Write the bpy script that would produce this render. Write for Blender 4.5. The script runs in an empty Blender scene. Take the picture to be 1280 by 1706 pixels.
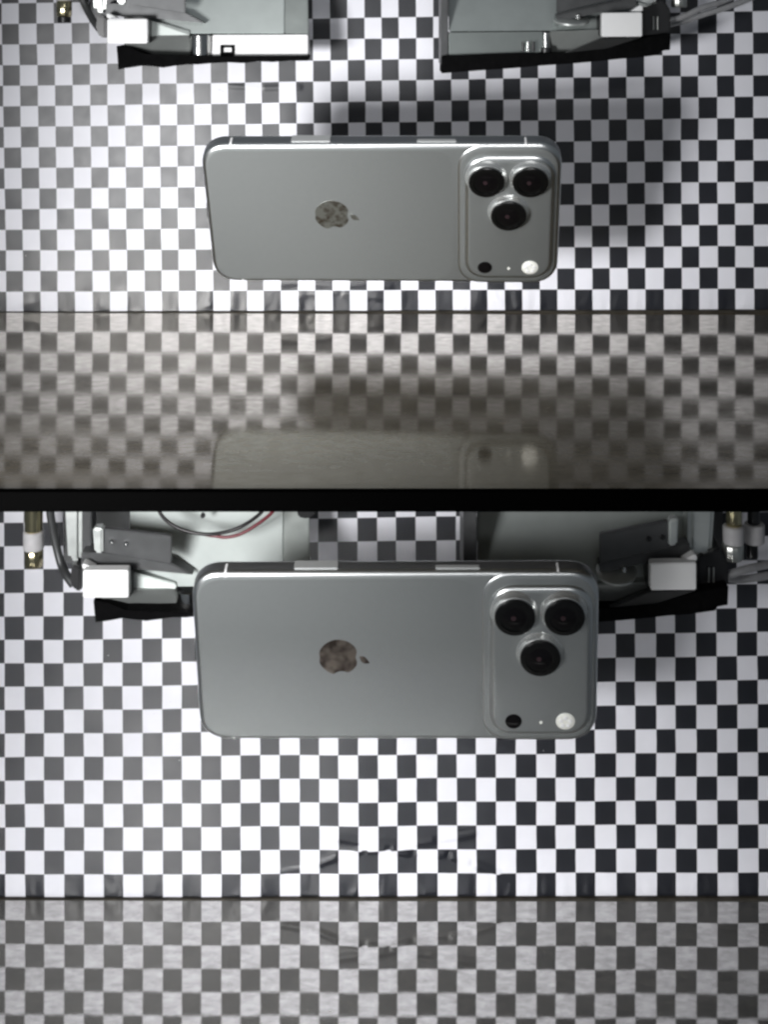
import bpy, bmesh, math, random
from mathutils import Vector, Matrix

random.seed(7)
C = bpy.context.scene.collection
SC = bpy.context.scene

# ------------------------------------------------------------------ camera, world, lamps, exposure
F = 2288.0                      # focal length in photograph pixels (photograph 1280 x 1706)
DW = 0.75                       # camera to the upper checkered wall
H = 519 * DW / F                # camera height above the upper floor plate
DL = DW / 1.13                  # camera to the lower checkered wall
ZL = H - 1492 * DL / F          # height of the lower floor plate
DF = 519.0 / 820.5 * DW         # camera to the front edge of the upper floor plate


def P(px, py, D):
    """point at distance D from the camera plane that lies on a sight line of the photograph"""
    return Vector(((px - 640) * D / F, D - DW, H - py * D / F))


cam_d = bpy.data.cameras.new('camera')
cam = bpy.data.objects.new('camera', cam_d)
C.objects.link(cam)
cam.location = (0, -DW, H)
cam.rotation_euler = (math.pi / 2, 0, 0)
cam_d.sensor_fit = 'HORIZONTAL'
cam_d.sensor_width = 36
cam_d.lens = F / 1280 * 36
cam_d.shift_y = -853 / 1280
cam_d.clip_start = 0.02
cam_d.clip_end = 50
SC.camera = cam

w = bpy.data.worlds.new('World')
SC.world = w
w.use_nodes = True
w.node_tree.nodes['Background'].inputs['Color'].default_value = (0.80, 0.90, 1.0, 1)
w.node_tree.nodes['Background'].inputs['Strength'].default_value = 0.075


def lamp(name, loc, aim, size, watts, col=(1, 1, 1), spread=180, size_y=None):
    d = bpy.data.lights.new(name, 'AREA')
    d.energy = watts
    d.color = col
    d.size = size
    d.shape = 'RECTANGLE' if size_y else 'DISK'
    if size_y:
        d.size_y = size_y
    d.spread = math.radians(spread)
    o = bpy.data.objects.new(name, d)
    C.objects.link(o)
    o.location = loc
    o.rotation_euler = (Vector(aim) - Vector(loc)).to_track_quat('-Z', 'Y').to_euler()
    return o


# each bay has a key lamp at its left front and a weak lamp higher up at the right
lamp('key_lamp', (-0.25, -0.56, 0.045), (-0.01, 0, 0.045), 0.115, 0.37, spread=49)
lamp('fill_lamp', (0.05, -0.62, 0.36), (0.0, -0.05, 0.04), 0.34, 0.11, spread=70, size_y=0.05)
lamp('key_lamp', (-0.20, -0.62, -0.03), (-0.02, -0.086, -0.325), 0.10, 0.40, spread=58)
lamp('fill_lamp', (0.06, -0.80, 0.10), (0.05, -0.086, -0.21), 0.34, 0.030, spread=60, size_y=0.04)

vs = SC.view_settings
vs.view_transform = 'Standard'
vs.look = 'None'
vs.exposure = 0.22
vs.gamma = 1
SC.cycles.filter_width = 2.6
SC.cycles.caustics_reflective = True
SC.cycles.blur_glossy = 0.3


# ------------------------------------------------------------------ materials
def mat(name, base, rough=0.5, metal=0.0, spec=0.5, ior=None, var=0.0, vscale=200.0, rvar=0.0, bump=0.0, bscale=400.0, stretch=(1, 1, 1), coat=0.0, trans=0.0):
    m = bpy.data.materials.new(name)
    m.use_nodes = True
    nt = m.node_tree
    b = nt.nodes['Principled BSDF']
    b.inputs['Base Color'].default_value = (*base, 1)
    b.inputs['Roughness'].default_value = rough
    b.inputs['Metallic'].default_value = metal
    b.inputs['Specular IOR Level'].default_value = spec
    b.inputs['Coat Weight'].default_value = coat
    b.inputs['Transmission Weight'].default_value = trans
    if ior:
        b.inputs['IOR'].default_value = ior
    if var or rvar or bump:
        tc = nt.nodes.new('ShaderNodeTexCoord')
        mp = nt.nodes.new('ShaderNodeMapping')
        mp.inputs['Scale'].default_value = stretch
        nt.links.new(tc.outputs['Object'], mp.inputs['Vector'])
        n = nt.nodes.new('ShaderNodeTexNoise')
        n.inputs['Scale'].default_value = vscale
        n.inputs['Detail'].default_value = 6
        n.inputs['Roughness'].default_value = 0.6
        nt.links.new(mp.outputs['Vector'], n.inputs['Vector'])
        if var:
            r = nt.nodes.new('ShaderNodeMapRange')
            r.inputs['From Min'].default_value = 0.3
            r.inputs['From Max'].default_value = 0.7
            r.inputs['To Min'].default_value = 1 - var
            r.inputs['To Max'].default_value = 1 + var
            nt.links.new(n.outputs['Fac'], r.inputs['Value'])
            v = nt.nodes.new('ShaderNodeVectorMath')
            v.operation = 'SCALE'
            v.inputs[0].default_value = base
            nt.links.new(r.outputs['Result'], v.inputs['Scale'])
            nt.links.new(v.outputs['Vector'], b.inputs['Base Color'])
        if rvar:
            r2 = nt.nodes.new('ShaderNodeMapRange')
            r2.inputs['From Min'].default_value = 0.3
            r2.inputs['From Max'].default_value = 0.7
            r2.inputs['To Min'].default_value = max(0.02, rough - rvar)
            r2.inputs['To Max'].default_value = rough + rvar
            nt.links.new(n.outputs['Fac'], r2.inputs['Value'])
            nt.links.new(r2.outputs['Result'], b.inputs['Roughness'])
        if bump:
            n2 = nt.nodes.new('ShaderNodeTexNoise')
            n2.inputs['Scale'].default_value = bscale
            n2.inputs['Detail'].default_value = 4
            nt.links.new(mp.outputs['Vector'], n2.inputs['Vector'])
            bp = nt.nodes.new('ShaderNodeBump')
            bp.inputs['Strength'].default_value = bump
            bp.inputs['Distance'].default_value = 0.001
            nt.links.new(n2.outputs['Fac'], bp.inputs['Height'])
            nt.links.new(bp.outputs['Normal'], b.inputs['Normal'])
    return m


M = {
    'white': mat('white_print', (0.79, 0.79, 0.845), 0.5, spec=0.3, var=0.03, vscale=60),
    'dark': mat('dark_print', (0.011, 0.0125, 0.018), 0.41, spec=0.52, var=0.12, vscale=90, rvar=0.025),
    'board': mat('backing_board', (0.30, 0.29, 0.28), 0.7, var=0.1),
    'floor': None,
    'foot_shade': mat('foot_shade_brown', (0.03, 0.026, 0.02), 0.7, spec=0.2, var=0.5, vscale=150),  # brown dark of the shadow gap at the wall foot
    'black': mat('black_paint', (0.0015, 0.0015, 0.0015), 0.9, spec=0.0),
    'alu': mat('brushed_aluminium', (0.70, 0.73, 0.71), 0.36, 0.75, var=0.05, vscale=120, rvar=0.06, stretch=(0.1, 1, 1)),
    'alu_dull': mat('dull_aluminium', (0.52, 0.56, 0.54), 0.45, 0.55, var=0.06, vscale=90, rvar=0.06),
    'steel': mat('dark_steel', (0.075, 0.077, 0.079), 0.42, 0.5, var=0.08, vscale=150, rvar=0.06),
    'chrome': mat('polished_steel', (0.78, 0.78, 0.77), 0.16, 1.0),
    'steel_shaded': mat('shaded_steel', (0.33, 0.36, 0.35), 0.3, 1.0, var=0.05, vscale=90),  # right jaw metal, darkened as on the side away from the key
    'plate_shaded': mat('shaded_plate', (0.46, 0.50, 0.49), 0.42, 0.6, var=0.05, vscale=90),  # right cover metal with its dimmer light put into the colour
    'plate_lit': mat('lit_plate', (0.68, 0.735, 0.715), 0.45, 0.4, var=0.05, vscale=70),  # same cover metal on the left, lightened as if lit
    'link': mat('satin_link', (0.36, 0.38, 0.37), 0.36, 0.6, var=0.08, vscale=80),
    'block': mat('white_anodised', (0.86, 0.86, 0.86), 0.45, 0.0, var=0.02, vscale=100),
    'rubber': mat('black_rubber', (0.003, 0.003, 0.0032), 0.85, spec=0.05, var=0.3, vscale=300, bump=0.5, bscale=500),
    'plastic': mat('black_plastic', (0.012, 0.012, 0.013), 0.35, spec=0.5, var=0.2, vscale=300),
    'brass': mat('brass', (0.62, 0.56, 0.36), 0.22, 1.0, var=0.1, vscale=300),
    'nickel': mat('nickel', (0.62, 0.63, 0.60), 0.3, 0.9, var=0.08, vscale=300),
    'collar': mat('grey_collar', (0.55, 0.54, 0.55), 0.5, 0.0, var=0.08, vscale=300),
    'tube': mat('clear_grey_tube', (0.45, 0.45, 0.46), 0.2, 0.0, trans=0.35, coat=0.3, var=0.15, vscale=200),
    'red_wire': mat('red_wire', (0.12, 0.012, 0.02), 0.4),
    'black_wire': mat('black_wire', (0.010, 0.008, 0.009), 0.4),
    'phone': mat('silver_phone_metal', (0.40, 0.42, 0.42), 0.52, 0.92, var=0.015, vscale=400, bump=0.02, bscale=4000),
    'phone_glass': mat('frosted_silver_glass', (0.53, 0.56, 0.555), 0.46, 0.92, var=0.012, vscale=60),
    'phone_side': mat('shaded_phone_side', (0.36, 0.37, 0.39), 0.42, 0.9),  # tone lowered to imitate the dark mirrored in the sides
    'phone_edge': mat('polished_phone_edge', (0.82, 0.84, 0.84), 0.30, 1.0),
    'phone_button': mat('phone_button_metal', (0.52, 0.53, 0.53), 0.4, 0.4),
    'antenna': mat('antenna_plastic', (0.82, 0.82, 0.82), 0.5),
    'lens_rim': mat('lens_rim_metal', (0.72, 0.73, 0.72), 0.25, 0.8),
    'lens_black': mat('lens_black', (0.004, 0.004, 0.004), 0.25, spec=0.4),
    'lens_glass': mat('lens_glass', (0.004, 0.0035, 0.004), 0.06, spec=0.3),
    'lens_iris': mat('lens_iris', (0.05, 0.03, 0.035), 0.3, 0.4),
    'flash': mat('flash_lens', (0.86, 0.86, 0.80), 0.3, spec=0.6, coat=0.5),
    'screen': mat('screen_glass', (0.006, 0.006, 0.007), 0.05),
    'crease': mat('crease', (0.02, 0.02, 0.02), 0.3),
}


def painted_reflections(name, c0, c1, p0, p1, scale, rough, metal):
    """mirror metal, its patchy reflections painted in as two tones"""
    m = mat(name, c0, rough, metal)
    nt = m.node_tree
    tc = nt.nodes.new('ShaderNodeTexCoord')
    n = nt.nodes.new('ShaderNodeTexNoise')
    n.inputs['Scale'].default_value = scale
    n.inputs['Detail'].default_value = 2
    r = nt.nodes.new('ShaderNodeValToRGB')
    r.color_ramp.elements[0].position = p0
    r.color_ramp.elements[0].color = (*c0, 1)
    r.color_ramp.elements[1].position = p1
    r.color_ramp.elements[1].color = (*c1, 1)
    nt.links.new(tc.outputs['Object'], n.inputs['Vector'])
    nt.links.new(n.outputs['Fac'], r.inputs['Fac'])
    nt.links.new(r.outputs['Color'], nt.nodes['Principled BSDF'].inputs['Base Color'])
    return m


M['logo'] = painted_reflections('logo_fleck_reflections', (0.13, 0.105, 0.08), (0.40, 0.41, 0.38), 0.34, 0.58, 300, 0.36, 0.92)  # flecks imitate surroundings mirrored in the emblem
M['logo_soft_reflections'] = painted_reflections('logo_brown_reflections', (0.075, 0.06, 0.052), (0.25, 0.215, 0.185), 0.42, 0.56, 130, 0.36, 0.9)  # brown patches imitate the emblem's mirrored surroundings


def floor_material(r0, r1, rough, tint, low, high):
    """worn polished plate: brown grey body, reflection that grows steeply towards grazing angles, fine streaks"""
    m = bpy.data.materials.new('stained_plate')
    m.use_nodes = True
    nt = m.node_tree
    nt.nodes.clear()
    N, L = nt.nodes.new, nt.links.new
    out = N('ShaderNodeOutputMaterial')
    mix = N('ShaderNodeMixShader')
    dif = N('ShaderNodeBsdfDiffuse')
    glo = N('ShaderNodeBsdfGlossy')
    glo.inputs['Color'].default_value = (*tint, 1)
    tc = N('ShaderNodeTexCoord')

    def noise(scale, detail, stretch):
        mp = N('ShaderNodeMapping')
        mp.inputs['Scale'].default_value = stretch
        L(tc.outputs['Object'], mp.inputs['Vector'])
        n = N('ShaderNodeTexNoise')
        n.inputs['Scale'].default_value = scale
        n.inputs['Detail'].default_value = detail
        n.inputs['Roughness'].default_value = 0.65
        L(mp.outputs['Vector'], n.inputs['Vector'])
        return n

    def rng(src, a, b, c, d):
        r = N('ShaderNodeMapRange')
        for k_, v_ in zip(('From Min', 'From Max', 'To Min', 'To Max'), (a, b, c, d)):
            r.inputs[k_].default_value = v_
        L(src, r.inputs['Value'])
        return r.outputs['Result']

    fine = noise(260, 8, (0.6, 1.1, 1))
    broad = noise(22, 4, (0.7, 1.4, 1))
    ramp = N('ShaderNodeValToRGB')
    ramp.color_ramp.elements[0].position = 0.3
    ramp.color_ramp.elements[0].color = (*low, 1)
    ramp.color_ramp.elements[1].position = 0.72
    ramp.color_ramp.elements[1].color = (*high, 1)
    add = N('ShaderNodeMath')
    add.operation = 'MULTIPLY_ADD'
    add.inputs[1].default_value = 0.5
    L(fine.outputs['Fac'], add.inputs[0])
    half = N('ShaderNodeMath')
    half.operation = 'MULTIPLY'
    half.inputs[1].default_value = 0.5
    L(broad.outputs['Fac'], half.inputs[0])
    L(half.outputs[0], add.inputs[2])
    L(add.outputs[0], ramp.inputs['Fac'])
    L(ramp.outputs['Color'], dif.inputs['Color'])
    lw = N('ShaderNodeLayerWeight')
    lw.inputs['Blend'].default_value = 0.5
    base = rng(lw.outputs['Facing'], 0.64, 0.80, r0, r1)
    worn = rng(fine.outputs['Fac'], 0.35, 0.70, 1.14, 0.70)
    mul = N('ShaderNodeMath')
    mul.operation = 'MULTIPLY'
    L(base, mul.inputs[0])
    L(worn, mul.inputs[1])
    L(mul.outputs[0], mix.inputs['Fac'])
    L(rng(broad.outputs['Fac'], 0.3, 0.7, rough * 0.5, rough), glo.inputs['Roughness'])
    bp = N('ShaderNodeBump')
    bp.inputs['Strength'].default_value = 0.011
    bp.inputs['Distance'].default_value = 0.001
    L(fine.outputs['Fac'], bp.inputs['Height'])
    L(bp.outputs['Normal'], glo.inputs['Normal'])
    L(dif.outputs[0], mix.inputs[1])
    L(glo.outputs[0], mix.inputs[2])
    L(mix.outputs[0], out.inputs['Surface'])
    return m


M['floor'] = floor_material(0.02, 0.80, 0.11, (1.0, 0.965, 0.90), (0.074, 0.062, 0.044), (0.19, 0.165, 0.122))
M['floor_low'] = floor_material(0.45, 0.75, 0.04, (1.0, 0.99, 0.975), (0.074, 0.071, 0.064), (0.19, 0.183, 0.168))


# ------------------------------------------------------------------ helpers
def link(name, bm, m, parent=None, smooth=False, bevel=0.0):
    if bevel:
        bmesh.ops.bevel(bm, geom=list(bm.edges), offset=bevel, segments=2, affect='EDGES', clamp_overlap=True)
    bmesh.ops.recalc_face_normals(bm, faces=list(bm.faces))
    me = bpy.data.meshes.new(name)
    bm.to_mesh(me)
    bm.free()
    for mm in (m if isinstance(m, list) else [m]):
        me.materials.append(mm)
    if smooth:
        for p in me.polygons:
            p.use_smooth = True
        if smooth != 'all':
            me.set_sharp_from_angle(angle=math.radians(38))
    o = bpy.data.objects.new(name, me)
    C.objects.link(o)
    if parent:
        o.parent = parent
        o.matrix_parent_inverse = Matrix.Translation(-parent.location) if not parent.parent else Matrix()
    return o


def tag(o, label=None, cat=None, group=None, kind=None):
    if label:
        o['label'] = label
    if cat:
        o['category'] = cat
    if group:
        o['group'] = group
    if kind:
        o['kind'] = kind
    return o


def empty(name, loc, label, cat, group=None):
    o = bpy.data.objects.new(name, None)
    C.objects.link(o)
    o.location = loc
    o.empty_display_size = 0.02
    return tag(o, label, cat, group)


def box(bm, x0, x1, y0, y1, z0, z1):
    vs_ = [bm.verts.new((x, y, z)) for x in (x0, x1) for y in (y0, y1) for z in (z0, z1)]
    for f in ((0, 1, 3, 2), (4, 6, 7, 5), (0, 4, 5, 1), (2, 3, 7, 6), (0, 2, 6, 4), (1, 5, 7, 3)):
        bm.faces.new([vs_[i] for i in f])
    return bm


def prism(bm, front, back):
    """solid between two outlines with the same number of points"""
    a = [bm.verts.new(p) for p in front]
    b = [bm.verts.new(p) for p in back]
    n = len(a)
    bm.faces.new(a)
    bm.faces.new(b[::-1])
    for i in range(n):
        j = (i + 1) % n
        bm.faces.new((a[j], a[i], b[i], b[j]))
    return bm


def rings(bm, loops, cap0=True, cap1=True):
    vv = [[bm.verts.new(p) for p in L] for L in loops]
    n = len(vv[0])
    for a, b in zip(vv, vv[1:]):
        for i in range(n):
            j = (i + 1) % n
            bm.faces.new((a[i], a[j], b[j], b[i]))
    if cap0:
        bm.faces.new(vv[0][::-1])
    if cap1:
        bm.faces.new(vv[-1])
    return bm


def lathe(bm, c, axis, prof, n=28):
    """prof: list of (radius, distance along axis)"""
    q = Vector(axis).to_track_quat('Z', 'Y')
    loops = []
    for r, t in prof:
        loops.append([Vector(c) + q @ Vector((r * math.cos(2 * math.pi * k / n), r * math.sin(2 * math.pi * k / n), t)) for k in range(n)])
    return rings(bm, loops)


def spline(pts, n=10):
    out = []
    p = [Vector(v) for v in pts]
    p = [p[0] * 2 - p[1]] + p + [p[-1] * 2 - p[-2]]
    for i in range(1, len(p) - 2):
        for k in range(n):
            t = k / n
            a, b, c, d = p[i - 1:i + 3]
            out.append(0.5 * ((2 * b) + (c - a) * t + (2 * a - 5 * b + 4 * c - d) * t * t + (3 * b - a - 3 * c + d) * t ** 3))
    out.append(p[-2])
    return out


def tube(bm, pts, r, n=10, seg=8):
    path = spline(pts, seg)
    loops = []
    for i, p in enumerate(path):
        d = (path[min(i + 1, len(path) - 1)] - path[max(i - 1, 0)]).normalized()
        u = d.cross(Vector((0, 1, 0.01))).normalized()
        v = d.cross(u).normalized()
        loops.append([p + r * (math.cos(2 * math.pi * k / n) * u + math.sin(2 * math.pi * k / n) * v) for k in range(n)])
    return rings(bm, loops)


def smooth_noise(x, y, s=0):
    def h(i, j):
        v = math.sin(i * 127.1 + j * 311.7 + s * 74.7) * 43758.5453
        return v - math.floor(v)
    i, j = math.floor(x), math.floor(y)
    u, v = x - i, y - j
    u, v = u * u * (3 - 2 * u), v * v * (3 - 2 * v)
    return (h(i, j) * (1 - u) + h(i + 1, j) * u) * (1 - v) + (h(i, j + 1) * (1 - u) + h(i + 1, j + 1) * u) * v - 0.5


# ------------------------------------------------------------------ checkered walls
XU = [-45, -16.5, 12, 40, 69, 97.5, 126.5, 155.5, 184, 213, 242, 270.5, 299, 327.5, 356, 384, 412.5, 440, 469, 497.5, 526, 555, 583.5, 612, 640,
      668.5, 697.5, 726, 755, 784, 812.5, 841.5, 870, 899, 928.5, 958, 987, 1016, 1046, 1075.5, 1106, 1136, 1165, 1196, 1225, 1256, 1286, 1316]
XLO = [-56, -23, 10, 43, 75, 108.5, 141.5, 174, 206.5, 239.5, 272.5, 304.5, 336.5, 370, 402, 435, 467, 500.5, 533, 565, 598, 631, 662.5, 695, 729.5,
       762, 794, 827, 860, 894, 926, 959, 991.5, 1027, 1059, 1094, 1126, 1161, 1195, 1229, 1263, 1296, 1330]


def interp(t, pts):
    for (a, va), (b, vb) in zip(pts, pts[1:]):
        if t <= b:
            return va + (vb - va) * (t - a) / (b - a)
    return pts[-1][1]


def checkered_wall(name, label, xs, rows, D, yl, yr, hl, hr, leans, crease, seed):
    """xs: column lines at the floor; rows squares high; (hl, hr) row heights at the left and right ends"""
    root = empty(name, (0, D - DW, (P(640, yl, D)).z), label, 'checkered wall', 'checkered walls of the drop rig')
    bm = bmesh.new()
    S = 10
    nx, nz = (len(xs) - 1) * S, rows * S
    grid = []
    for j in range(nz + 1):
        row = []
        v = j / S
        for i in range(nx + 1):
            c, r = divmod(i, S)
            xb = xs[c] if r == 0 else xs[c] + (xs[c + 1] - xs[c]) * r / S
            t = xb / 1280
            y = (yl + (yr - yl) * t) - v * (hl + (hr - hl) * t)
            if j == 0:
                y += 0.9 * smooth_noise(xb / 40, 3, seed)
            x = xb + interp(xb, leans) * v * hl / 500
            x += 0.7 * smooth_noise(x / 60, y / 60, seed) + 0.35 * smooth_noise(x / 14, y / 14, seed + 5)
            yy = y + (0.7 * smooth_noise(x / 60, y / 60, seed + 1) if j else 0)
            p = P(x, yy, D)
            d = 0.0009 * smooth_noise(x / 120, y / 120, seed + 2) + 0.00010 * smooth_noise(x / 30, y / 24, seed + 3)
            if v < 1.25 and v > 0:                                     # the foot of the sheet is fluted where it was pressed down
                a = min(1, v * 4) * max(0, 1 - v / 1.25)
                d += a * 0.0008 * smooth_noise(x / 10.0, y / 60 + 5, seed + 4)
                rd = 1 - 2 * abs(smooth_noise(x / 13.0 + 0.5 * math.sin(y / 9 + x / 50), y / 45, seed + 6))
                d += a * 0.0007 * max(0, rd) ** 6 * (0.5 + smooth_noise(x / 40, 2, seed + 7))
            for pts, amp, wd in crease:
                for (ax, ay), (bx, by) in zip(pts, pts[1:]):
                    L2 = (bx - ax) ** 2 + (by - ay) ** 2
                    q = max(0, min(1, ((x - ax) * (bx - ax) + (y - ay) * (by - ay)) / L2))
                    dist = math.hypot(x - ax - q * (bx - ax), y - ay - q * (by - ay))
                    if dist < wd * 3:
                        d += amp * math.exp(-(dist / wd) ** 2)
                        break
            p.y -= 0.0012 + max(-0.001, d)
            row.append(bm.verts.new(p))
        grid.append(row)
    for j in range(nz):
        for i in range(nx):
            f = bm.faces.new((grid[j][i], grid[j][i + 1], grid[j + 1][i + 1], grid[j + 1][i]))
            f.material_index = (i // S + j // S) % 2
            f.smooth = True
    o = link('checkered_sheet', bm, [M['white'], M['dark']], root)
    for p in o.data.polygons:
        p.use_smooth = True
    bm = bmesh.new()
    a, b = P(-75, yl + 2, D), P(1350, yl - (rows + 0.4) * hl, D)
    box(bm, a.x, b.x, D - DW + 0.0005, D - DW + 0.008, a.z, b.z)
    link('backing_board', bm, M['board'], root)
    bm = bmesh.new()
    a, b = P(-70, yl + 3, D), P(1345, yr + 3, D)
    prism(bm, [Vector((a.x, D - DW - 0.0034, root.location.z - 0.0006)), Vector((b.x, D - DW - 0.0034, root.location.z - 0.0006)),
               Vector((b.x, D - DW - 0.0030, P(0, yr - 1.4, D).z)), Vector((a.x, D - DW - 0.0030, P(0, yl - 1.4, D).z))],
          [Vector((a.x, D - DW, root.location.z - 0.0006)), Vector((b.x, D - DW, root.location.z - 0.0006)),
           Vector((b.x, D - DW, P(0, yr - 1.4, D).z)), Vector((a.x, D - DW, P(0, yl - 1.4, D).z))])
    link('foot_shade_strip', bm, M['foot_shade'], root)  # dark strip standing in for the shadow gap under the sheet
    return root


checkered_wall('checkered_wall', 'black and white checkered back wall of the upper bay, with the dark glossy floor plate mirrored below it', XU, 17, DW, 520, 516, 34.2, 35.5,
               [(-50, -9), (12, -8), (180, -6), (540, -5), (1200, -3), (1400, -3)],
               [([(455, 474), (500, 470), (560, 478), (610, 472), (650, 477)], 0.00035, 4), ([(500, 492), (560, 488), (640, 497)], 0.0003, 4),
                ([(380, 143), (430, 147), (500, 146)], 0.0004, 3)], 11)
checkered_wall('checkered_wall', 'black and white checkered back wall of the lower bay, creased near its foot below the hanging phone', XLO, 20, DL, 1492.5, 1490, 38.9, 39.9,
               [(-60, -2), (1400, -2)],
               [([(470, 1448), (520, 1440), (560, 1424), (600, 1413), (640, 1410), (680, 1418), (740, 1420), (780, 1432), (830, 1450)], 0.0013, 4),
                ([(560, 1392), (600, 1398), (660, 1404), (720, 1398), (790, 1385)], 0.0010, 5)], 23)

for wall_, D_, spots in ((bpy.data.objects['checkered_wall'], DW, [(335, 181, 1.6), (341, 181, 1.4), (348, 180, 1.5), (333, 196, 1.0), (345, 199, 1.1), (352, 193, 0.9), (338, 203, 1.0), (366, 150, 1.2), (372, 153, 1.0), (70, 535, 0), (45, 425, 1.2)]),
                         (bpy.data.objects['checkered_wall.001'], DL, [(285, 1165, 1.2), (258, 1185, 1.0), (300, 1262, 1.1), (182, 1088, 1.0), (905, 1246, 1.0)])):
    bm = bmesh.new()
    for x, y, r in spots:
        if r:
            c = P(x, y, D_) + Vector((0, -0.0022, 0))
            lathe(bm, c, (0, -1, 0), [(r * 0.00020, 0), (r * 0.0002, 0.0002), (r * 0.0001, 0.0003)], 7)
    o = link('dust_specks', bm, M['collar'], wall_)
    o['kind'] = 'stuff'

# ------------------------------------------------------------------ floor plates and the black bar between the bays
bm = bmesh.new()
box(bm, -0.30, 0.30, DF - DW, 0.0, -0.0052, 0.0)
tag(link('floor', bm, M['floor']), 'upper glossy brown grey floor plate mirroring the checkered wall and phone', kind='structure')
bm = bmesh.new()
box(bm, -0.30, 0.30, 0.40 - DW, DL - DW, ZL - 0.0076, ZL)
tag(link('floor', bm, M['floor_low']), 'lower glossy grey floor plate mirroring the checkered wall', kind='structure')
bm = bmesh.new()
box(bm, -0.30, 0.30, DF - DW - 0.004, DF - DW - 0.0002, H - 853 * (DF - 0.004) / F, H - 820 * (DF - 0.004) / F)
tag(link('divider_bar', bm, M['black'], bevel=0.0002), 'plain matt black bar across the front edge of the upper floor plate', 'bar')


# ------------------------------------------------------------------ phones
PL, PW, PT = 0.1642, 0.0796, 0.00875


def rrect(x0, x1, z0, z1, r, y, n=10, sq=2.4):
    """rounded rectangle outline at depth y, counter-clockwise"""
    out = []
    for cx, cz, a0 in ((x1 - r, z1 - r, 0), (x0 + r, z1 - r, 90), (x0 + r, z0 + r, 180), (x1 - r, z0 + r, 270)):
        for k in range(n + 1):
            a = math.radians(a0 + 90 * k / n)
            c, s = math.cos(a), math.sin(a)
            m = (abs(c) ** sq + abs(s) ** sq) ** (-1 / sq)
            out.append(Vector((cx + r * m * c, y, cz + r * m * s)))
    return out


def pill(bm, x0, x1, z0, z1, r, prof, n=8, sq=2.0):
    """stack of rounded rectangles: prof = (inset, y)"""
    return rings(bm, [rrect(x0 + i, x1 - i, z0 + i, z1 - i, max(r - i, 0.0001), y, n, sq) for i, y in prof])


def quarter(inset0, y0, rad, steps=5, sgn=-1):
    """rounded edge: starts at inset0, ends at inset0 + rad, moving outward to y0 + sgn * rad"""
    return [(inset0 + rad * (1 - math.cos(math.pi / 2 * k / steps)), y0 + sgn * rad * math.sin(math.pi / 2 * k / steps)) for k in range(steps + 1)]


def bite_logo(bm, cx, cz, s, y0, y1):
    """fruit shaped emblem lying on its side: its top points right and its bite is at the bottom"""
    body = []
    for k in range(48):
        a = 2 * math.pi * k / 48
        u = math.cos(a)                                # across (right side of the fruit = +)
        v = math.sin(a)
        x = 0.50 * u * (1 - 0.10 * (v < 0) * abs(v) ** 2)
        y = 0.50 * v
        y -= 0.075 * math.exp(-(x / 0.12) ** 2) if v > 0 else -0.04 * math.exp(-(x / 0.10) ** 2)
        bx, by, br = 0.63, 0.07, 0.235                # the bite
        d = math.hypot(x - bx, y - by)
        if d < br:
            x = bx - math.sqrt(max(0, br * br - (y - by) ** 2))
        body.append((x, y))
    leaf = []
    for k in range(14):
        t = k / 13
        leaf.append((-0.02 + 0.19 * t - 0.07 * math.sin(math.pi * t), 0.52 + 0.25 * t + 0.07 * math.sin(math.pi * t) * 0.2))
    for k in range(1, 13):
        t = 1 - k / 13
        leaf.append((-0.02 + 0.19 * t + 0.08 * math.sin(math.pi * t), 0.52 + 0.25 * t - 0.05 * math.sin(math.pi * t)))
    for poly in (body, leaf):
        # fruit up -> phone right (+X), fruit right -> phone down (-Z)
        prism(bm, [Vector((cx + s * v, y1, cz - s * u)) for u, v in poly], [Vector((cx + s * v, y0, cz - s * u)) for u, v in poly])


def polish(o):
    """flat faces satin, rounded edges polished, side walls toned down for the dark they mirror"""
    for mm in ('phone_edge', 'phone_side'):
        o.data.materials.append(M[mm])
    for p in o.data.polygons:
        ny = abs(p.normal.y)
        p.material_index = 0 if ny > 0.985 else (1 if ny > 0.30 or o.name.startswith('camera') else 2)


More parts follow.
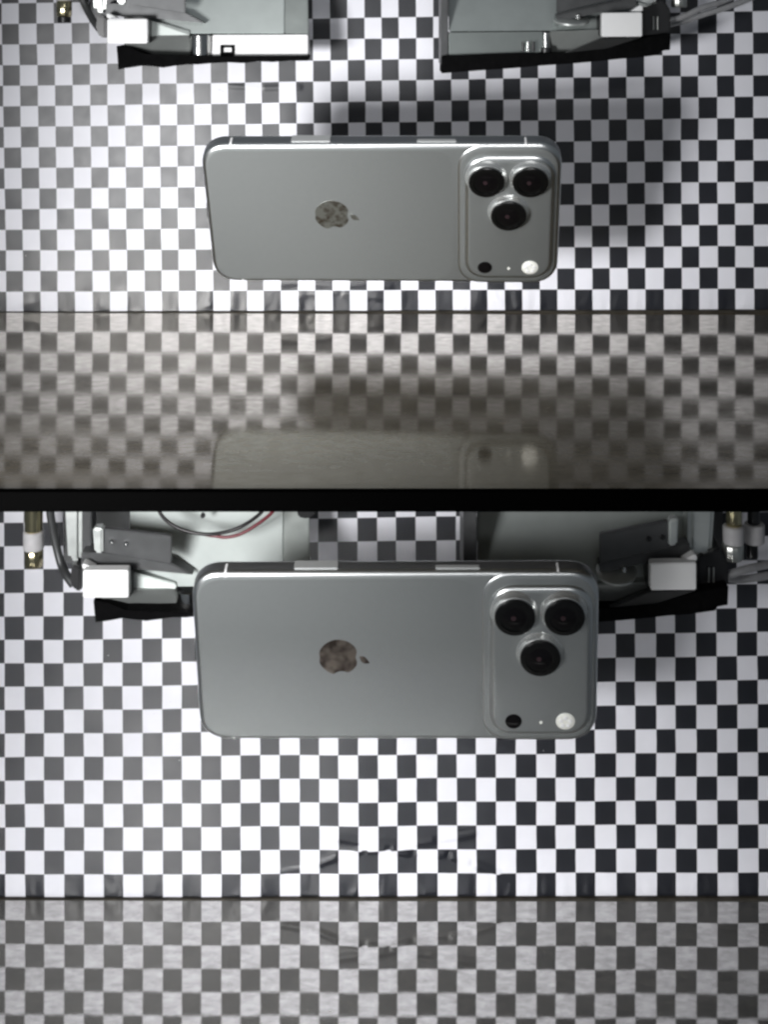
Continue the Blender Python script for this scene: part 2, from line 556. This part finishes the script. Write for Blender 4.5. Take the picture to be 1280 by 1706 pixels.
def phone(label, x0, D, z0, tilt, yaw, roll, logo):
    """local frame: X along the phone, Z across it, -Y out of its back"""
    root = empty('phone', (x0, D - DW, z0), label, 'phone', 'phones dropped in the two bays')
    a, b, k = PL / 2, PW / 2, PT / 2
    made = []

    def part(name, bm, m, smooth=True, parent=None, lab=None, bevel=0):
        o = link(name, bm, m, None, smooth, bevel)
        o.parent = parent or root
        if lab:
            o['label'] = lab
        made.append(o)
        return o

    # frame
    bm = bmesh.new()
    pill(bm, -a, a, -b, b, 0.0125, [(0.0016, k), (0.0003, k - 0.0012), (0, k - 0.002)] + [(i, y) for i, y in quarter(0, -(k - 0.0026), 0.0026, 7)], 12, 2.3)
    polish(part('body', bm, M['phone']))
    bm = bmesh.new()
    pill(bm, -a + 0.0021, a - 0.0021, -b + 0.0021, b - 0.0021, 0.0108, [(0, k + 0.0001), (0.0004, k + 0.0005)], 12, 2.3)
    part('screen', bm, M['screen'])
    # back panel of frosted glass up to the camera bar
    bm = bmesh.new()
    pill(bm, -a + 0.0030, 0.0325, -b + 0.0026, b - 0.0030, 0.0098, [(0, -k + 0.0003), (0.00005, -k - 0.00006)], 12, 2.3)
    part('back_panel', bm, M['phone'])
    # full width raised bar and the camera island on it
    bm = bmesh.new()
    pill(bm, 0.0345, a - 0.0006, -b + 0.0003, b - 0.0006, 0.0125,
         [(0, -k + 0.0015)] + [(0.0000, -k + 0.0006), (0.0006, -k - 0.0001), (0.0014, -k - 0.0003), (0.0024, -k - 0.00045), (0.0034, -k - 0.0005)], 12, 2.3)
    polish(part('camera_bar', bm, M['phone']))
    yb = -k - 0.0005
    bm = bmesh.new()
    pill(bm, 0.0376, a - 0.0024, -b + 0.0040, b - 0.0054, 0.0115,
         [(0, yb + 0.0006), (0.0003, yb - 0.0003), (0.0010, yb - 0.0012), (0.0022, yb - 0.0017), (0.0032, yb - 0.0018)], 12, 2.3)
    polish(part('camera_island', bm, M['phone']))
    yi = yb - 0.0018
    for lx, lz in ((0.0479, 0.0230), (0.0676, 0.0230), (0.0581, 0.0042)):
        bm = bmesh.new()
        lathe(bm, (lx, yi + 0.0004, lz), (0, -1, 0), [(0.0098, 0), (0.0094, 0.0007), (0.0088, 0.0012), (0.0085, 0.0020), (0.0083, 0.0027), (0.0079, 0.0029), (0.0079, 0.0022)], 36)
        ln = part('camera_lens', bm, M['lens_rim'])
        bm = bmesh.new()
        lathe(bm, (lx, yi, lz), (0, -1, 0), [(0.0081, 0.0027), (0.0081, 0.0036), (0.0077, 0.0040), (0.0060, 0.0042), (0.0059, 0.0037)], 36)
        part('lens_ring', bm, M['lens_black'], parent=ln)
        bm = bmesh.new()
        lathe(bm, (lx, yi, lz), (0, -1, 0), [(0.0059, 0.0030), (0.0057, 0.0034), (0.0042, 0.0039), (0.0022, 0.0042), (0.0006, 0.0043)], 36)
        part('lens_glass', bm, M['lens_glass'], parent=ln)
        bm = bmesh.new()
        lathe(bm, (lx - 0.0006, yi, lz + 0.0004), (0, -1, 0), [(0.0011, 0.0040), (0.0010, 0.00445), (0.0004, 0.00452)], 18)
        part('lens_pupil', bm, M['lens_iris'], parent=ln)
    # depth sensor, flash and microphone
    bm = bmesh.new()
    lathe(bm, (0.0476, yi + 0.0003, -0.0282), (0, -1, 0), [(0.0034, 0), (0.0034, 0.0005), (0.0030, 0.0006), (0.0004, 0.0007)], 28)
    part('depth_sensor', bm, M['lens_glass'])
    bm = bmesh.new()
    lathe(bm, (0.0688, yi + 0.0003, -0.0282), (0, -1, 0), [(0.0039, 0), (0.0039, 0.0005), (0.0033, 0.0009), (0.0018, 0.0010), (0.0003, 0.0010)], 24)
    part('flash', bm, M['flash'])
    bm = bmesh.new()
    for k6 in range(5):
        an = math.radians(72 * k6 + 90)
        lathe(bm, (0.0688 + 0.0019 * math.cos(an), yi - 0.0006, -0.0282 + 0.0019 * math.sin(an)), (0, -1, 0), [(0.0009, 0), (0.0008, 0.0003), (0.0003, 0.0004)], 10)
    part('flash_lens', bm, M['antenna'])
    bm = bmesh.new()
    lathe(bm, (0.0588, yi + 0.0002, -0.0288), (0, -1, 0), [(0.0007, 0), (0.0007, 0.0003), (0.0002, 0.00032)], 12)
    part('microphone', bm, M['flash'])
    # emblem
    bm = bmesh.new()
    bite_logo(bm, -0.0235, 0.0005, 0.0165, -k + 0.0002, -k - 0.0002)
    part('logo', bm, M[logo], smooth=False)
    # upper long side: buttons and antenna bands
    bm = bmesh.new()
    bx = [(-0.0405, -0.0225, 'volume_button', 0.0027, 0.0002), (0.0165, 0.0345, 'side_button', 0.0013, -0.0014)]
    bm.free()
    for x1, x2, nm, hw, yc in bx:
        bm = bmesh.new()
        box(bm, x1, x2, yc - hw, yc + hw, b - 0.0005, b + 0.0005)
        part(nm, bm, M['phone_button'], bevel=0.0004)
    for sx in (-0.0680, 0.0655):
        for sz in (1, -1):
            bm = bmesh.new()
            w_ = 0.0009
            prof = [(0.0, k - 0.003)] + quarter(0, -(k - 0.0021), 0.0021, 6)
            ol = [[Vector((sx + q * w_, y, sz * (b - i + 0.00004))) if jj < 6 else Vector((sx + q * w_, y - 0.00005, sz * (b - i))) for jj, (i, y) in enumerate(prof)] for q in (-0.5, 0.5)]
            vv = [[bm.verts.new(p) for p in L] for L in ol]
            for i in range(len(prof) - 1):
                bm.faces.new((vv[0][i], vv[0][i + 1], vv[1][i + 1], vv[1][i]))
            part('antenna_band', bm, M['antenna'])
    # right hand end: nothing but the rounded frame; left end: charging port
    bm = bmesh.new()
    pill(bm, -0.0045, 0.0045, -0.0014, 0.0014, 0.0014, [(0, 0), (0.0001, 0.0004)], 6)
    bmesh.ops.transform(bm, matrix=Matrix.Translation((-a - 0.0001, 0, 0)) @ Matrix.Rotation(math.pi / 2, 4, 'Z') @ Matrix.Rotation(math.pi / 2, 4, 'Y'), verts=bm.verts)
    part('charging_port', bm, M['screen'])
    # pose: roll about the back's normal, tilt its upper side towards the camera, yaw
    # (fit was made with +Y toward the camera, hence the signs)
    root.rotation_mode = 'XYZ'
    R = Matrix.Rotation(-yaw, 4, 'Z') @ Matrix.Rotation(tilt, 4, 'X') @ Matrix.Rotation(-roll, 4, 'Y')
    root.rotation_euler = R.to_euler('XYZ')
    return root


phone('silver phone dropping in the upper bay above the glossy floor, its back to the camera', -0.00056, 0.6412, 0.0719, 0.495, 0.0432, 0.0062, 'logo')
phone('silver phone in the lower bay hanging close in front of both metal grippers', 0.0050, 0.5632, -0.0966, 0.2333, 0.0238, 0.0150, 'logo_soft_reflections')


# ------------------------------------------------------------------ grippers
class Bay:
    def __init__(self, lower):
        self.lower = lower
        self.D = DL if lower else DW

    def uv(self, x, y, side):
        """gripper drawing coordinates (as in the upper bay) to photograph pixels"""
        if not self.lower:
            return x, y
        return (x - (644 if side < 0 else 631)) * 1.13 + 664, (y - 512) * 1.13 + 1492

    def p(self, x, y, off, side):
        x, y = self.uv(x, y, side)
        return P(x, y, self.D - off)


def lo(x, y, side):
    """lower bay pixels to gripper drawing coordinates"""
    return (x - 664) / 1.13 + (644 if side < 0 else 631), (y - 1492) / 1.13 + 512


def gripper(bay, side, label):
    base = bay.p(350 if side < 0 else 900, 60, 0, side)
    root = empty('metal_gripper', base, label, 'gripper', 'metal grippers on the checkered walls')

    def slab(name, pts, off, thick, m, bevel=0.0004, smooth=False, parent=root):
        """pts: (x, y) or (x, y, own offset from the wall)"""
        fr = [bay.p(q[0], q[1], q[2] if len(q) > 2 else off, side) for q in pts]
        bk = [v + Vector((0, thick, 0)) for v in fr]
        bm = bmesh.new()
        prism(bm, fr, bk)
        return link(name, bm, m, root, smooth, bevel)

    def rod(name, x, y0, y1, off, rpx, m, n=28):
        a, b = bay.p(x, y1, off, side), bay.p(x, y0, off, side)
        r = rpx * (bay.D - off) / F * (1.13 if bay.lower else 1)
        bm = bmesh.new()
        hgt = (b - a).length
        lathe(bm, a, (0, 0, 1), [(r * 0.94, 0), (r, r * 0.06), (r, hgt - r * 0.06), (r * 0.94, hgt)], n)
        return link(name, bm, m, root, True)

    def screw(x, y, off, rpx, m=None):
        c = bay.p(x, y, off, side)
        r = rpx * (bay.D - off) / F * (1.13 if bay.lower else 1)
        bm = bmesh.new()
        lathe(bm, c, (0, -1, 0), [(r, -0.001), (r, 0.0005), (r * 0.8, 0.0009), (r * 0.45, 0.0009), (r * 0.4, 0.0004)], 14)
        return link('screw', bm, m or M['chrome'], root, True)

    T = -75

    def cov(y):
        return 0.045 + (y - 56) * 0.00019

    if side < 0:
        slab('mount_plate', [(150, T), (505, T), (505, 40), (250, 40), (180, 22), (150, 22)], 0.006, 0.0055, M['steel'])
        slab('cover_plate', [(x_, y_, cov(y_)) for x_, y_ in ((248, T), (474, T), (474, 56.5), (318, 56.5), (248, 40))], 0.04, 0.002, M['plate_lit'])
        slab('cover_edge', [(x_, y_, cov(y_)) for x_, y_ in ((475, T), (512, T), (514, 56.5), (475, 56.5))], 0.04, 0.002, M['alu_dull'])
        slab('jaw', [(354, 59), (513, 58.5), (513, 93), (354, 94)], 0.046, 0.020, M['block'])  # white colour stands in for lamp glare on the jaw metal
        rod('pin', 334, 59, 93.5, 0.0420, 18.5, M['chrome'])
        slab('link_plate', [(246, 34, 0.046), (316, 52, 0.046), (316, 60, 0.047), (246, 62, 0.047)], 0.045, 0.004, M['alu_dull'])
        slab('link_arm', [(205, 74, 0.049), (246, 61, 0.049), (314, 59, 0.047), (322, 94, 0.040), (262, 94, 0.040)], 0.045, 0.006, M['link'], smooth=True)
        slab('end_block', [(178.5, 32.5), (245.5, 32.5), (245.5, 73), (178.5, 73)], 0.060, 0.006, M['block'])
        slab('block_backing', [(182, 36), (249.5, 36), (249.5, 72), (182, 72)], 0.0535, 0.010, M['plastic'])
        slab('bracket_tip', [(177, 23), (183, 24), (196, 31), (178, 31)], 0.056, 0.006, M['block'])
        arm = [lo(172, 881, -1), lo(285, 893, -1), lo(285, 938, -1), lo(172, 921, -1)]
        slab('arm_plate', arm, 0.054, 0.003, M['steel'])
        slab('arm_shade_wedge', [lo(135, 921, -1), lo(172, 921, -1), lo(285, 938, -1), lo(322, 958, -1), lo(200, 946, -1), lo(135, 944, -1)], 0.048, 0.008, M['steel'])  # dark solid in place of the shadow under the arm
        slab('clip', [lo(154, 880, -1), lo(171, 880, -1), lo(171, 923, -1), lo(157, 921, -1)], 0.056, 0.006, M['alu'], 0.0008)
        sc = screw(*lo(186, 902, -1), 0.0545, 4.0)
        screw(*lo(210, 905, -1), 0.0545, 3.6)
        slab('post', [lo(104, 800, -1), lo(135, 800, -1), lo(135, 939, -1), lo(112, 936, -1)], 0.042, 0.014, M['alu'], 0.002, True)
        slab('post_side', [lo(136, 800, -1), lo(152, 800, -1), lo(152, 940, -1), lo(136, 940, -1)], 0.040, 0.012, M['steel'], 0.0005)
        slab('connector', [lo(119, 941, -1), lo(135, 946, -1), lo(135, 986, -1), lo(124, 984, -1), lo(116, 970, -1)], 0.046, 0.010, M['plastic'], 0.0008)
        pad = [(194, 77), (215, 80), (242, 92), (330, 94.5), (513, 94), (513, 102), (480, 102), (455, 104), (430, 103), (405, 106), (380, 104.5), (352, 106),
               (330, 108), (312, 107), (290, 110.5), (272, 113.5), (254, 111), (238, 109), (222, 112.5), (207, 114.5), (197, 117)]
        if bay.lower:
            pad = [(x_, y_ if y_ < 95 else y_ - 6.5 + 2.2 * smooth_noise(x_ / 9, 1, 3)) for x_, y_ in pad]
        slab('rubber_pad', pad, 0.052, 0.024, M['rubber'], 0.0003)
        fl = [(367, 76), (390, 76), (390, 97), (367, 97)]
        fi = [(371.5, 80), (386, 80), (386, 88), (371.5, 88)]
        bm = bmesh.new()
        A = [bm.verts.new(bay.p(x, y, 0.0475, side)) for x, y in fl]
        B = [bm.verts.new(bay.p(x, y, 0.0475, side)) for x, y in fi]
        A2 = [bm.verts.new(v.co + Vector((0, 0.0014, 0))) for v in A]
        B2 = [bm.verts.new(v.co + Vector((0, 0.0014, 0))) for v in B]
        for i in range(4):
            j = (i + 1) % 4
            for q in ((A[i], A[j], B[j], B[i]), (A2[j], A2[i], B2[i], B2[j]), (A[j], A[i], A2[i], A2[j]), (B[i], B[j], B2[j], B2[i])):
                bm.faces.new(q)
        link('latch', bm, M['rubber'], root)
        if bay.lower:
            screw(*lo(338, 859, -1), 0.0350, 3.5, M['plastic'])
    else:
        slab('mount_plate', [(750, T), (1110, T), (1110, 12), (1000, 40), (750, 40)], 0.006, 0.0055, M['steel'])
        xi = 727 if bay.lower else 735
        slab('side_plate', [(xi, T), (747, T), (747, 106), (xi, 110)], 0.046, 0.030, M['steel'])
        slab('cover_plate', [(x_, y_, cov(y_)) for x_, y_ in ((747.5, T), (1095, T), (1085, 12), (1003, 51), (748, 53))], 0.04, 0.002, M['plate_shaded'])
        slab('jaw', [(748, 55), (905, 53.5), (905, 88), (748, 93)], 0.046, 0.020, M['steel_shaded'])  # dark tone stands in for the jaw's dim reflection
        rod('pin', 910, 55, 83, 0.0445, 6.5, M['chrome'])
        slab('link_arm', [(917, 53, 0.047), (1003, 50.5, 0.049), (1003, 64, 0.049), (944, 88, 0.040), (917, 88, 0.040)], 0.045, 0.006, M['link'], smooth=True)
        slab('end_block', [(1003.5, 22.5), (1070.5, 21.5), (1070.5, 61.5), (1003.5, 62)], 0.060, 0.006, M['block'])
        slab('block_backing', [(999.5, 26), (1066, 26), (1066, 61), (999.5, 61)], 0.0535, 0.010, M['plastic'])
        slab('block_underside', [(1003, 64, 0.056), (1070, 63, 0.056), (1010, 82, 0.050), (942, 89, 0.050)], 0.05, 0.004, M['steel'])
        slab('bracket_tip', [(1068, 9), (1072, 12), (1071, 20), (1050, 20)], 0.056, 0.006, M['block'])
        slab('arm_plate', [lo(1114, 868, 1), lo(1114, 911, 1), lo(1000, 938, 1), lo(1000, 890, 1)], 0.054, 0.003, M['steel'])
        slab('arm_shade_wedge', [lo(1000, 939, 1), lo(1114, 913, 1), lo(1150, 905, 1), lo(1150, 930, 1), lo(1080, 938, 1), lo(1000, 956, 1)], 0.048, 0.008, M['steel'])  # solid wedge standing in for the arm's shadow
        slab('clip', [lo(1115, 867, 1), lo(1131, 864, 1), lo(1129, 908, 1), lo(1115, 911, 1)], 0.056, 0.006, M['alu'], 0.0008)
        screw(*lo(1081, 898, 1), 0.0545, 3.6, M['plastic'])
        screw(*lo(1104, 895, 1), 0.0545, 3.6, M['plastic'])
        slab('post', [lo(1148, 800, 1), lo(1196, 800, 1), lo(1187, 925, 1), lo(1172, 930, 1), lo(1148, 922, 1)], 0.042, 0.014, M['alu'], 0.003, True)
        # flat washer with a screw standing on it
        c = bay.p(952, 36, 0.047, side)
        s = (1.13 if bay.lower else 1) * (bay.D - 0.047) / F
        bm = bmesh.new()
        lathe(bm, c, (0, -0.25, 0.97), [(15 * s, -5 * s), (30 * s, 0), (30 * s, 3 * s), (28 * s, 4 * s)], 32)
        w_ = link('washer', bm, M['alu'], root, True)
        bm = bmesh.new()
        lathe(bm, c + Vector((11 * s, -0.001, 4 * s)), (0, 0, 1), [(5 * s, 0), (5 * s, 7 * s), (3.5 * s, 8 * s)], 14)
        link('screw', bm, M['chrome'], root, True)
        slab('connector', [(1073, 14), (1092, 6), (1106, 0), (1118, 18), (1118, 55), (1073, 60)], 0.044, 0.016, M['plastic'], 0.0008)
        for xx in (1089, 1096):
            rod('connector_pin', xx, 28, 50, 0.0445, 1.3, M['nickel'], 10)
        pad = [(736, 94), (860, 89), (944, 89.5), (1006, 83), (1074, 64), (1118, 56), (1117, 84), (1101, 85), (1099, 92), (1060, 97), (1030, 99), (1003, 102),
               (960, 106), (900, 110), (860, 114), (800, 118), (736, 123)]
        slab('rubber_pad', pad, 0.051, 0.024, M['rubber'], 0.0003)
        for xx in (872, 880, 889):
            rod('latch_pin', xx, 70, 86, 0.0490, 2.6, M['plastic'] if xx != 880 else M['chrome'], 12)
        rod('latch_bar', 910, 80, 88, 0.0460, 10, M['plastic'], 14)
    return root


UP, LOW = Bay(False), Bay(True)
gripper(UP, -1, 'bright metal gripper at the upper left, small square latch on its jaw')
gripper(UP, 1, 'metal gripper with a white end block at the upper right, bright washer on its plate')
gripper(LOW, -1, 'metal gripper half hidden behind the left end of the lower phone')
gripper(LOW, 1, 'dark shadowed metal gripper behind the camera end of the lower phone')


# ------------------------------------------------------------------ fittings, hoses and wires
def fitting(label, D, off, stack, cat='fitting'):
    """stack of turned pieces: (name, x0, x1, y0, y1, material, ribs)"""
    x0, x1, ya, yb = stack[0][1], stack[0][2], stack[0][3], stack[0][4]
    root = empty('hose_fitting', P((x0 + x1) / 2, stack[-1][4], D - off), label, cat, 'hose fittings beside the grippers')
    for nm, x0, x1, y0, y1, m, ribs in stack:
        a = P((x0 + x1) / 2, y1, D - off)
        b = P((x0 + x1) / 2, y0, D - off)
        r = (x1 - x0) / 2 * (D - off) / F
        hgt = (b - a).length
        bm = bmesh.new()
        n = 36
        prof = [(r * 0.9, 0), (r, r * 0.12), (r, hgt - r * 0.12), (r * 0.9, hgt)]
        lathe(bm, a, (0, 0, 1), prof, n)
        if ribs:
            for v in bm.verts:
                ang = math.atan2(v.co.y - a.y, v.co.x - a.x)
                kk = 1 - 0.07 * (int(round(ang / (2 * math.pi) * n)) % 3 == 0)
                v.co.x = a.x + (v.co.x - a.x) * kk
                v.co.y = a.y + (v.co.y - a.y) * kk
        link(nm, bm, M[m], root, True)
    # stem back to the wall
    c = P((stack[0][1] + stack[0][2]) / 2, stack[0][3], D - off)
    bm = bmesh.new()
    lathe(bm, c + Vector((0, 0.002, 0)), (0, 1, 0), [(0.002, 0), (0.002, off - 0.004)], 12)
    link('stem', bm, M['nickel'], root, True)
    return root


fitting('brass hose fitting left of the upper left gripper, cut by the top of the picture', DW, 0.035,
        [('brass_tip', 94, 119, -60, -24, 'brass', 0), ('collar', 93, 121, -24, 2, 'collar', 0), ('nut', 94.5, 119.5, 2, 28, 'brass', 1), ('end_cap', 96, 118, 28, 39, 'plastic', 0)])
fitting('brass hose fitting with a pale collar left of the lower left gripper', DL, 0.035,
        [('brass_tip', 41, 71, 800, 884, 'brass', 0), ('collar', 39, 73, 884, 915, 'collar', 0), ('nut', 41, 72, 915, 943, 'brass', 1)])
fitting('ribbed metal hose fitting above the clear hoses right of the upper gripper', DW, 0.035,
        [('collar', 1117, 1146, -50, -12, 'collar', 0), ('nut', 1119, 1145, -12, 13, 'nickel', 1)])
fitting('gold tipped hose fitting with ribbed nut right of the lower gripper', DL, 0.040,
        [('brass_tip', 1210, 1236, 800, 875, 'brass', 1), ('collar', 1205, 1240, 875, 905, 'collar', 0), ('nut', 1203, 1239, 905, 931, 'nickel', 1)])
fitting('pale stubby hose fitting at the right edge of the lower bay', DL, 0.030,
        [('neck', 1246, 1266, 800, 872, 'plastic', 0), ('collar', 1240, 1274, 872, 904, 'collar', 0), ('nut', 1244, 1263, 904, 929, 'plastic', 0)])


def hose(name, label, cat, pts, D, rpx, m, group):
    bm = bmesh.new()
    path = [P(x, y, D - o) for x, y, o in pts]
    tube(bm, path, rpx * (D - pts[0][2]) / F, 10)
    return tag(link(name, bm, M[m], None, True), label, cat, group)


hose('clear_hose', 'upper clear grey hose rising from the upper right gripper', 'hose', [(1104, 36, 0.036), (1135, 30, 0.036), (1170, 14, 0.034), (1205, 3, 0.030), (1260, -22, 0.022)], DW, 5.0, 'tube', 'clear hoses at the right')
hose('clear_hose', 'lower clear grey hose crossing another beside the upper right gripper', 'hose', [(1104, 43, 0.034), (1140, 36, 0.030), (1175, 24, 0.028), (1215, 12, 0.026), (1260, -6, 0.022)], DW, 5.0, 'tube', 'clear hoses at the right')
hose('clear_hose', 'shiny clear hose just under the ribbed fitting at lower right', 'hose', [(1185, 962, 0.036), (1215, 957, 0.040), (1245, 948, 0.040), (1290, 938, 0.036), (1330, 925, 0.02)], DL, 6.5, 'tube', 'clear hoses at the right')
hose('clear_hose', 'dull clear hose lowest beside the lower right gripper', 'hose', [(1185, 955, 0.028), (1225, 965, 0.028), (1260, 962, 0.028), (1300, 955, 0.024), (1335, 950, 0.018)], DL, 6.5, 'tube', 'clear hoses at the right')
hose('grey_hose', 'slim grey hose slanting down beside the lower left gripper post', 'hose', [(80, 800, 0.034), (84, 856, 0.034), (93, 905, 0.034), (102, 940, 0.036), (112, 960, 0.040), (122, 974, 0.042)], DL, 7, 'steel', 'grey hoses at the left')
hose('grey_hose', 'slim grey hose reaching the top edge beside the upper left gripper', 'hose', [(118, -60, 0.034), (130, -20, 0.034), (141, 8, 0.034), (150, 26, 0.036), (160, 42, 0.040), (168, 52, 0.042)], DW, 6, 'steel', 'grey hoses at the left')
hose('black_wire', 'black wire looped across the lower left gripper plate', 'wire', [(255, 820, 0.040), (266, 853, 0.043), (285, 873, 0.046), (312, 885, 0.048), (345, 890, 0.049), (378, 886, 0.048), (408, 874, 0.047), (436, 853, 0.044), (455, 825, 0.040)], DL, 3.0, 'black_wire', 'wires on the lower left gripper')
hose('red_wire', 'dark red wire running under the black wire on the gripper plate', 'wire', [(335, 889.5, 0.0455), (358, 893, 0.046), (376, 895, 0.047), (400, 890, 0.047), (428, 874, 0.046), (452, 855, 0.044), (478, 825, 0.040)], DL, 2.8, 'red_wire', 'wires on the lower left gripper')
bm = bmesh.new()
prism(bm, [P(x, y, DL - 0.040) for x, y in ((487, 820), (520, 820), (526, 858), (512, 865), (497, 862))], [P(x, y, DL - 0.040) + Vector((0, 0.012, 0)) for x, y in ((487, 820), (520, 820), (526, 858), (512, 865), (497, 862))])
tag(link('wire_plug', bm, M['plastic'], None, False, 0.0006), 'small black wire plug at the inner top corner of the lower left gripper', 'plug')
